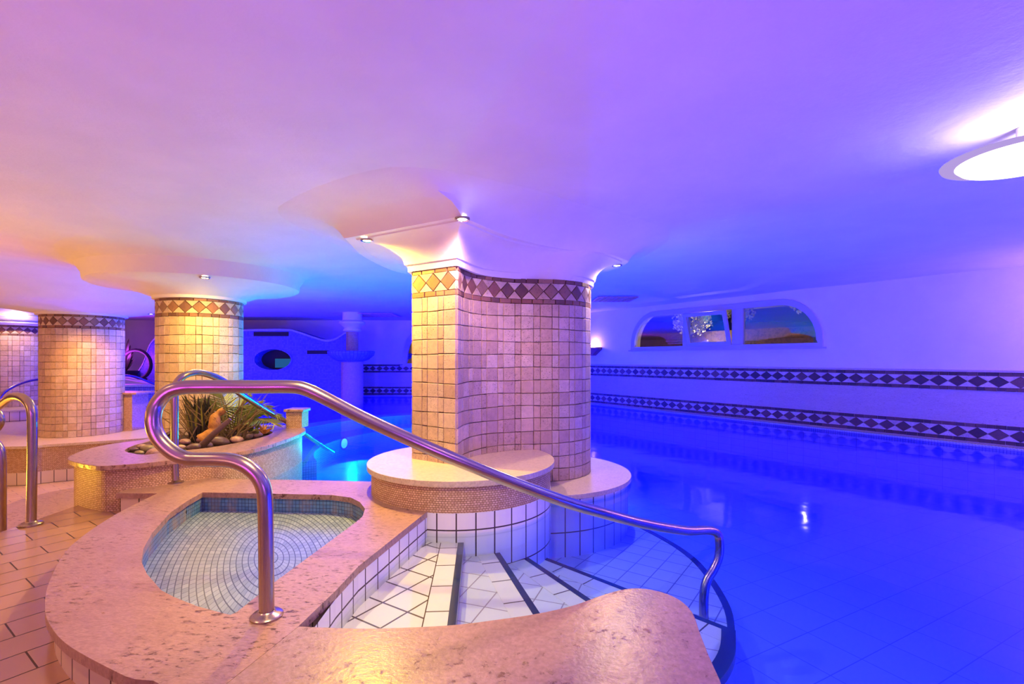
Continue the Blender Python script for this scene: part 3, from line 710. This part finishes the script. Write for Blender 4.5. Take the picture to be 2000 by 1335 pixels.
t = thing('pool_handrail', 'steel handrail arching over the planter and dipping into the turquoise pool', 'handrail', 'steel handrails')
R2 = [(343, 943, 3.65), (341, 880, 3.65), (341, 800, 3.65), (341, 770, 3.65), (345, 748, 3.66), (360, 733, 3.7), (385, 727, 3.8), (410, 732, 3.9), (438, 745, 4.05), (475, 772, 4.35), (530, 807, 4.95), (574, 832, 5.5), (613, 859, 6.0), (650, 884, 6.4)]
tube('rail_tube', [D(*p) for p in R2], R, M['steel'], t, 6, 20); flange(D(343, 943, 3.65)+Vector((0, 0, 0)), .055, t)
t = thing('pool_handrail', 'steel handrail with arched top standing on the tiled floor at the far left', 'handrail', 'steel handrails')
R3 = [(61, 1023, 3.15), (62, 960, 3.15), (63, 900, 3.15), (63, 830, 3.15), (61, 798, 3.15), (52, 782, 3.16), (38, 774, 3.18), (22, 775, 3.2), (0, 790, 3.25), (-60, 835, 3.4), (-140, 890, 3.6), (-200, 935, 3.75)]
tube('rail_tube', [D(*p) for p in R3], R*1.02, M['steel'], t, 6, 20); flange(D(61, 1024, 3.15), .06, t)
t = thing('pool_handrail', 'second steel handrail cut by the frame edge beside the curved step', 'handrail', 'steel handrails')
R4 = [(4, 1052, 3.6), (4, 960, 3.6), (3, 895, 3.6), (-2, 872, 3.6), (-20, 856, 3.6), (-45, 850, 3.6), (-30, 846, 3.6), (-8, 838, 3.6), (1, 820, 3.6), (-8, 802, 3.6), (-40, 795, 3.6), (-120, 800, 3.7)]
tube('rail_tube', [D(*p) for p in R4], R, M['steel'], t, 6, 18); flange((D(4, 1052, 3.6).x, 3.6, -.40), .055, t)
t = thing('pool_handrail', 'slender pale handrail curving behind the two left columns', 'handrail', 'steel handrails')
R5 = [(-8, 845, 7.5), (-6, 800, 7.5), (0, 775, 7.5), (20, 758, 7.7), (55, 744, 8.2), (98, 738, 8.7), (160, 734.5, 9.4), (228, 733, 10.1), (258, 734, 10.4), (280, 741, 10.6), (325, 760, 11), (380, 790, 11.4)]
tube('rail_tube', [D(*p) for p in R5], .022, M['steel'], t, 5, 12)

# ============================================================ JACUZZI BASIN
jc_ = (-.6, 7.1)
def arcring(r0, r1, z0, z1, a0=math.radians(212), a1=math.radians(72), n=48):
    return prism(circ(*jc_, r1, n, a0, a1)+circ(*jc_, r0, n, a0, a1)[::-1], z0, z1)
jz = thing('whirlpool_basin', 'round turquoise whirlpool basin with submerged mosaic rim behind the pillar', 'whirlpool')
obj('rim', arcring(2.62, 2.95, -.75, -.15), M['mosaicteal'], jz)
obj('seat_ring', arcring(2.1, 2.62, -.75, -.32), M['mosaicteal'], jz)
obj('basin_floor', prism(circ(-1.5, 6.2, 2.0, 48), -.745, -.62, caps=(1, 0)), M['mosaicteal'], jz)
for k, (yy, z) in enumerate(((3.98, -.24), (4.3, -.34), (4.65, -.45))):
    obj('entry_step', prism([(-2.6, 3.6), (-.9, 3.6), (-.85, yy), (-1.6, yy+.12), (-2.6, yy)], -.745, z), M['mosaicteal'], jz)
t = thing('underwater_lamp', 'glowing round underwater lamp on the whirlpool wall', 'pool lamp')
lp = Vector((-.6, 7.1, -.40))+(Vector((-2.62, 7.66, -.40))-Vector((-.6, 7.1, -.40))).normalized()*2.095
dirv = Vector((-.6-lp.x, 7.1-lp.y, 0)).normalized()
rotm = Matrix.Translation(lp) @ dirv.to_track_quat('Z', 'Y').to_matrix().to_4x4()
obj('housing_ring', prism(circ(0, 0, .10, 24), -.02, .005, mx=rotm), M['steel'], t)
obj('lens', prism(circ(0, 0, .075, 24), .0, .012, mx=rotm), M['cyanlens'], t)

# ============================================================ WATER
wat = [(.45, .5), (12.3, .5), (12.3, 14.0), (-15.9, 14.0), (-15.9, 10.8), (-10.5, 10.9), (-8.6, 10.2), (-8.2, 8.9), (-6.4, 8.0), (-5.0, 7.95), (-4.4, 7.7), (-4.2, 7.5), (-3.6, 5.4), (-3.0, 4.2), (-2.35, 3.7), (-1.1, 3.6), (-.75, 3.4), (-.56, 2.9), (-.72, 2.1), (-.74, 1.5), (-.2, 1.4)]
struct(obj('water', prism(wat, -.757, ZW), M['water']), 'still glassy pool water glowing blue')

# ============================================================ WALL DRESSING
wpath = Path([tuple((WO+ud*s+wn*.012)[:2]) for s in (9.7, -8.4)], False)
wl = wpath.len
for nm, z0, z1, lb in (('diamond_frieze', .53, .755, 'upper band of dark and cream diamond tiles along the right wall'), ('diamond_frieze', -.10, .125, 'lower band of diamond tiles just above the water on the right wall')):
    o = obj(nm, tiles_bm(wpath, band_polys(2.0, wl, z0, z1, .185, .045, DEEP, PALE)+band_polys(0, 2.0, z0, z1, .185, .045, DEEP, PALE)), M['tumbled']); struct(o, lb)
struct(obj('wall_cladding', prism([(-8.4, -.12), (9.72, -.12), (9.72, .77), (-8.4, .77)], -.012, .0, mx=WMX), M['panel']), 'travertine panels between the two diamond bands')
struct(obj('cladding_trim', prism([(-8.4, .755), (9.72, .755), (9.72, .78), (-8.4, .78)], -.03, .0, mx=WMX), M['panel']), 'slim stone edge along the top of the right wall cladding')
bpath = Path([(-4.4, WB-.02), (.3, WB-.02)], False)
for z0, z1 in ((.53, .755), (-.10, .125)):
    struct(obj('back_diamond_frieze', tiles_bm(bpath, band_polys(0, bpath.len, z0, z1, .185, .045, DEEP, PALE)), M['tumbled']), 'diamond tile band on the far back wall')
struct(obj('back_wall_cladding', box(-4.4, .3, WB-.015, WB, -.12, .76), M['panel']))
struct(obj('pool_wall_tiles', prism([(-8.4, -.78), (9.72, -.78), (9.72, -.13), (-8.4, -.13)], -.02, 0, mx=WMX), M['wettile']))
struct(obj('overflow_ledge', prism([(-8.4, -.2), (9.72, -.2), (9.72, -.122), (-8.4, -.122)], -.10, 0, mx=WMX), M['mosaicpale']), 'narrow mosaic ledge at the waterline of the right wall')

# windows
def wbox(a, b, z0, z1, d0, d1, mx=WMX): return prism([(a, z0), (b, z0), (b, z1), (a, z1)], d0, d1, mx=mx)
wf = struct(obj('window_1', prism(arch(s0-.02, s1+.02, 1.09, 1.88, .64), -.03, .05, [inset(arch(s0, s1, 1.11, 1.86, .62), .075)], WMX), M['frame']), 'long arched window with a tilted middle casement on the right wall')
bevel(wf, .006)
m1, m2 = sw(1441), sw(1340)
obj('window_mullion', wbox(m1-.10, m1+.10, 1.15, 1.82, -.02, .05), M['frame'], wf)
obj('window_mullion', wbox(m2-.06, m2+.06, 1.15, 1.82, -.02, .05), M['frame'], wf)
inn = inset(arch(s0, s1, 1.11, 1.86, .62), .07)
def clip(loop, lo, hi):
    out = []
    for i in range(len(loop)):
        p, q = loop[i], loop[(i+1) % len(loop)]
        for side in ((p, q),):
            pass
    def half(P, f, g):
        r = []
        for i in range(len(P)):
            p, q = Vector(P[i]), Vector(P[(i+1) % len(P)]); a, b = f(p), f(q)
            if a >= 0: r.append(p)
            if (a >= 0) != (b >= 0): r.append(p.lerp(q, a/(a-b)))
        return r
    L = half([tuple(v) for v in loop], lambda p: p.x-lo, 0)
    return half(L, lambda p: hi-p.x, 0)
obj('window_pane', prism(clip(inn, s0, m1-.08), .02, .026, mx=WMX), M['glass'], wf)
obj('window_pane', prism(clip(inn, m2+.04, s1), .02, .026, mx=WMX), M['glass'], wf)
tilt = WMX @ Matrix.Translation((0, 1.17, 0)) @ Matrix.Rotation(math.radians(-16), 4, 'X') @ Matrix.Translation((0, 0, -.02))
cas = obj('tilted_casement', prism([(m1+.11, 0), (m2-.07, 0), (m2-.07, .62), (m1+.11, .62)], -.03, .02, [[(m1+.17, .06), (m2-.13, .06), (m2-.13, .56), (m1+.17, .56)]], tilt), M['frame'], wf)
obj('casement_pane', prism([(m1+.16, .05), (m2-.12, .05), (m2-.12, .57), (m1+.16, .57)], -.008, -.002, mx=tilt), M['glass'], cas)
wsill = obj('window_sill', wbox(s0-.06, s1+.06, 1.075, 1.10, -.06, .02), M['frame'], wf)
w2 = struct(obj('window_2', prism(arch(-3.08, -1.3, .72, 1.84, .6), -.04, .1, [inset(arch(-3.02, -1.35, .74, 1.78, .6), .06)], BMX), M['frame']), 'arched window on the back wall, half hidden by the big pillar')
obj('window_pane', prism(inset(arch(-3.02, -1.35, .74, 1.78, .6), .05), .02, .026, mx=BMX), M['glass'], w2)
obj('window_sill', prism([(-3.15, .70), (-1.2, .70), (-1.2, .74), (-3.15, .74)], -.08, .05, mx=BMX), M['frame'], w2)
# garden outside the window
def WP(s, z, o): return WMX @ Vector((s, z, o))
go = struct(obj('garden_wall', prism([(-2, .6), (9, .6), (9, 1.52), (-2, 1.52)], 1.6, 1.75, mx=WMX), M['brownwall']))
struct(obj('garden_ground', prism([(-2, .6), (9, .6), (9, .7), (-2, .7)], .3, 1.6, mx=WMX), M['brownwall']))
def bush(s, z, o, r, n, label):
    t = thing('garden_shrub', label, 'shrub', 'shrubs outside the window'); bm = bmesh.new()
    for _ in range(n):
        d = Vector((random.gauss(0, 1), random.gauss(0, 1), random.gauss(0, 1))).normalized()*r*random.uniform(.5, 1)
        p = WP(s, z, o)+Vector((d.x, d.y, d.z*.8)); q = p+Vector((random.uniform(-1, 1), random.uniform(-1, 1), random.uniform(-1, 1)))*.06
        blade(bm, p, q, .018, 0, None, 3)
    obj('foliage', bm, M['outleaf'], t)
    return t
bush(5.1, 1.72, 1.0, .42, 700, 'warm-lit leafy shrub outside the left window pane')
bush(4.1, 1.85, 1.1, .30, 260, 'dim leafy shrub outside the tilted casement')
bush(2.9, 1.92, 1.1, .24, 150, 'pale leaf cluster high outside the right window pane')
lamp('POINT', 'garden_lamp', WP(4.9, 1.3, 1.25), (1, .7, .3), 26, 0)
lamp('POINT', 'garden_lamp', WP(2.7, 1.5, .7), (1, .8, .5), 3, 0)
# sconce
t = thing('wall_sconce', 'triangular terracotta wall sconce glowing upwards beside the arched window', 'wall lamp')
ss = sw(1163)
obj('shade', prism([(ss-.22, 1.18), (ss+.22, 1.18), (ss+.22, 1.13), (ss+.02, .99), (ss-.02, .99), (ss-.22, 1.13)], -.14, -.002, mx=WMX), M['terracotta'], t)
obj('bulb', prism([(ss-.05, 1.185), (ss+.05, 1.185), (ss+.04, 1.20), (ss-.04, 1.20)], -.09, -.05, mx=WMX), M['lens'], t)
lamp('POINT', 'sconce_and_fill', WP(ss, 1.24, -.07), (1, .5, .12), 5, .03)
# light added to brighten the right wall, beyond the frame, without a fitting
lamp('POINT', 'sconce_and_fill', WP(-1.0, 1.5, -.35), (1, .42, .6), 34, .08)

# ceiling lamp at right
cl = thing('ceiling_lamp', 'bright round dish lamp under the ceiling above the pool', 'ceiling lamp')
cc = (2.40, 2.3)
cl.location = (cc[0], cc[1], 0)
obj('dish', lathe([(.0001, 1.835), (.16, 1.838), (.25, 1.845), (.30, 1.86), (.305, 1.87), (.29, 1.872), (.2, 1.86), (.0001, 1.855)], 0, 0, 64), emis('frosted_dish', (.62, .45, 1), .75), cl, 40)
obj('bright_side_bowl', lathe([(.0001, 1.806), (.14, 1.81), (.235, 1.822), (.255, 1.842)], -.03, -.045, 64), M['bowl'], cl, 60)  # glowing disc set off centre, stands for the dish's brighter near side
obj('stem', lathe([(.03, 1.86), (.03, 2.0)], 0, 0, 20), M['trimwhite'], cl, 60)
lamp('POINT', 'ceiling_lamp_light', (cc[0], cc[1]-.08, 1.92), (1, .85, 1), 16, .05)

# ceiling vents
for px, py, w_, lb in ((1200, 584, .34, 'square metal vent grille in the ceiling near the arched window'), (735, 615, .5, 'square vent grille in the far blue ceiling')):
    d = F*(ZC-.02-H)/(HZ-py); x = (px-1000)/F*d
    t = thing('ceiling_vent', lb, 'vent')
    bm = bmesh.new()
    for k in range(9):
        a = x-w_+2*w_*k/8; b2 = prism([(a-.012, d-w_), (a+.012, d-w_), (a+.012, d+w_), (a-.012, d+w_)], ZC-.03, ZC-.018); me = bpy.data.meshes.new('tmp'); b2.to_mesh(me); b2.free(); bm.from_mesh(me); bpy.data.meshes.remove(me)
        a = d-w_+2*w_*k/8; b2 = prism([(x-w_, a-.012), (x+w_, a-.012), (x+w_, a+.012), (x-w_, a+.012)], ZC-.03, ZC-.018); me = bpy.data.meshes.new('tmp'); b2.to_mesh(me); b2.free(); bm.from_mesh(me); bpy.data.meshes.remove(me)
    obj('grille', bm, M['grille'], t)

# ============================================================ FAR BACKGROUND
# free-form mosaic wall with oval opening, Y about 12.4
YM = 12.4
def dz(y, d=YM): return H-(y-HZ)*d/F
def dx(x, d=YM): return (x-1000)/F*d
prof = [(255, 752), (262, 735), (280, 708), (293, 672), (310, 655), (340, 645), (400, 641), (466, 643), (555, 642), (580, 646), (610, 656), (635, 663), (655, 660), (675, 648), (690, 643)]
top = [tuple(v) for v in catmull([(dx(x), dz(y)) for x, y in prof], 4, False)]
FMX = Matrix(((1, 0, 0, 0), (0, 0, 1, YM), (0, 1, 0, 0), (0, 0, 0, 1)))
ov = [(dx(533)+.46*math.cos(a), dz(702)+.26*math.sin(a)) for a in [2*math.pi*k/36 for k in range(36)]]
t = thing('curved_mosaic_wall', 'free-form blue mosaic screen wall with oval porthole at the back', 'screen wall')
obj('wall_body', prism([(dx(690), -.75), (dx(255), -.75)]+top, 0, .35, [ov], FMX), M['mosaicwall'], t)
edge = [(p[0], p[1]-.045) for p in top]
obj('edge_band', prism(top+edge[::-1], -.02, .36, mx=FMX), M['mosaicpale'], t)
obj('porthole_frame', prism([(dx(533)+.50*math.cos(a), dz(702)+.30*math.sin(a)) for a in [2*math.pi*k/36 for k in range(36)]], -.02, .02, [ov], FMX), M['mosaicwall'], t)
obj('porthole_back', prism([(p[0]*1+0, p[1]) for p in ov], .34, .36, mx=FMX), M['dark'], t)
sc_ = emis('pale_glow', (.02, .12, .35), .8)  # glowing panel, the lighter rectangle in the oval opening
o = obj('porthole_glow', prism([(dx(526), dz(718)), (dx(556), dz(718)), (dx(556), dz(700)), (dx(526), dz(700))], .30, .33, mx=FMX), sc_, t)
obj('vent_slot', prism([(dx(496), dz(656)), (dx(564), dz(656)), (dx(564), dz(648)), (dx(496), dz(648))], -.012, 0, mx=FMX), M['dark'], t)
obj('vent_slot', prism([(dx(600), dz(691)), (dx(645), dz(691)), (dx(645), dz(684)), (dx(600), dz(684))], -.012, 0, mx=FMX), M['dark'], t)
# far small column with basin
t = thing('far_fountain_column', 'slim far column standing on a round basin and thick drum', 'column')
fx, fy = dx(688, 11.6), 11.6
obj('drum', lathe([(.25, -.75), (.25, .88)], fx, fy, 32), M['mosaic'], t, 60)
obj('basin', lathe([(.25, .84), (.40, .90), (.52, 1.0), (.54, 1.09), (.50, 1.10), (.2, 1.06)], fx-.02, fy, 40), M['mosaicwall'], t, 40)
obj('upper_shaft', lathe([(.14, 1.05), (.14, 1.56)], fx, fy, 32), M['mosaic'], t, 60)
obj('plaster_capital', lathe([(.14, 1.55), (.20, 1.57), (.20, 1.6), (.17, 1.64), (.24, 1.70), (.30, 1.74), (.30, 1.78), (.22, 1.82), (.22, 2.01)], fx, fy, 40), M['plaster'], t, 40)
# mosaic pier and low wall at left
t = thing('mosaic_pier', 'square beige mosaic pier with stone cap behind the orange column', 'pier')
x0, x1 = dx(170, 7.7), dx(258, 7.7)
obj('body', box(x0, x1, 7.7, 8.05, -.21, .36), M['mosaic'], t)
bevel(obj('cap', box(x0-.03, x1+.09, 7.66, 8.1, .36, .39), M['coping'], t), .006)
t = thing('low_pool_wall', 'low blue mosaic wall at the far side of the pool behind the pier', 'low wall')
obj('body', box(dx(150, 10.9), dx(330, 10.9), 10.9, 11.3, -.75, .30), M['mosaicwall'], t)
obj('cap', box(dx(150, 10.9), dx(330, 10.9), 10.86, 11.34, .30, .34), M['mosaicpale'], t)
# potted plants and ring on the far terrace
struct(obj('far_terrace', box(-16, dx(330, 11.4), 11.34, WB, -.75, .30), M['mosaicwall']))
t = thing('potted_agave', 'dark potted agave against the violet back wall', 'potted plant')
ax, ay = dx(240, 12.2), 12.2
obj('pot', lathe([(.22, .30), (.30, .55), (.33, .62), (.28, .62), (.2, .55)], ax, ay, 24), M['metaldark'], t, 40)
bm = bmesh.new()
for k in range(22):
    a = random.uniform(0, 6.28); l = random.uniform(.3, .75); hh = random.uniform(.2, .95)
    blade(bm, (ax, ay, .6), (ax+math.cos(a)*l*.6, ay+math.sin(a)*l*.3, .6+hh), .06, .02)
obj('leaves', bm, M['leafdark'], t)
t = thing('ring_stand', 'dark ring-shaped iron stand beside the potted agave', 'ring stand')
rx, rz = dx(266, 12.1), dz(712, 12.1)
tube('hoop', [(rx+.36*math.cos(a), 12.1, rz+.36*math.sin(a)) for a in [2*math.pi*k/24 for k in range(25)]], .045, M['metaldark'], t, 1, 8, False)
obj('foot', box(rx-.2, rx+.2, 12.0, 12.2, .30, rz-.33), M['metaldark'], t)
t = thing('tiled_block', 'white tiled block seen between the two left columns', 'tiled block')
obj('body', box(dx(60, 10.9), dx(125, 10.9), 10.9, 11.3, -.21, dz(720, 10.9)), brickmat('big_white_tile', .6, .16, .012, (.8, .74, .7), (.76, .7, .68), (.9, .85, .8), .3, uv=True), t)
obj('dark_top', box(dx(60, 10.9), dx(125, 10.9), 10.95, 11.3, dz(720, 10.9), dz(700, 10.9)), M['navy'], t)
t = thing('wicker_lounger', 'white wicker lounge chair on the far terrace', 'lounger')
lx = dx(262, 11.6)
tube('frame', [(lx-.5, 11.6, .5), (lx-.1, 11.6, .46), (lx+.2, 11.6, .36), (lx+.45, 11.6, .34)], .03, M['wicker'], t, 5, 8)
for k in range(7): pass
bm = prism([(lx-.5, .48), (lx-.1, .44), (lx+.4, .34), (lx+.4, .31), (lx-.5, .31)], 11.45, 11.75, mx=Matrix(((1, 0, 0, 0), (0, 0, 1, 0), (0, 1, 0, 0), (0, 0, 0, 1))))
obj('seat', bm, M['wicker'], t)
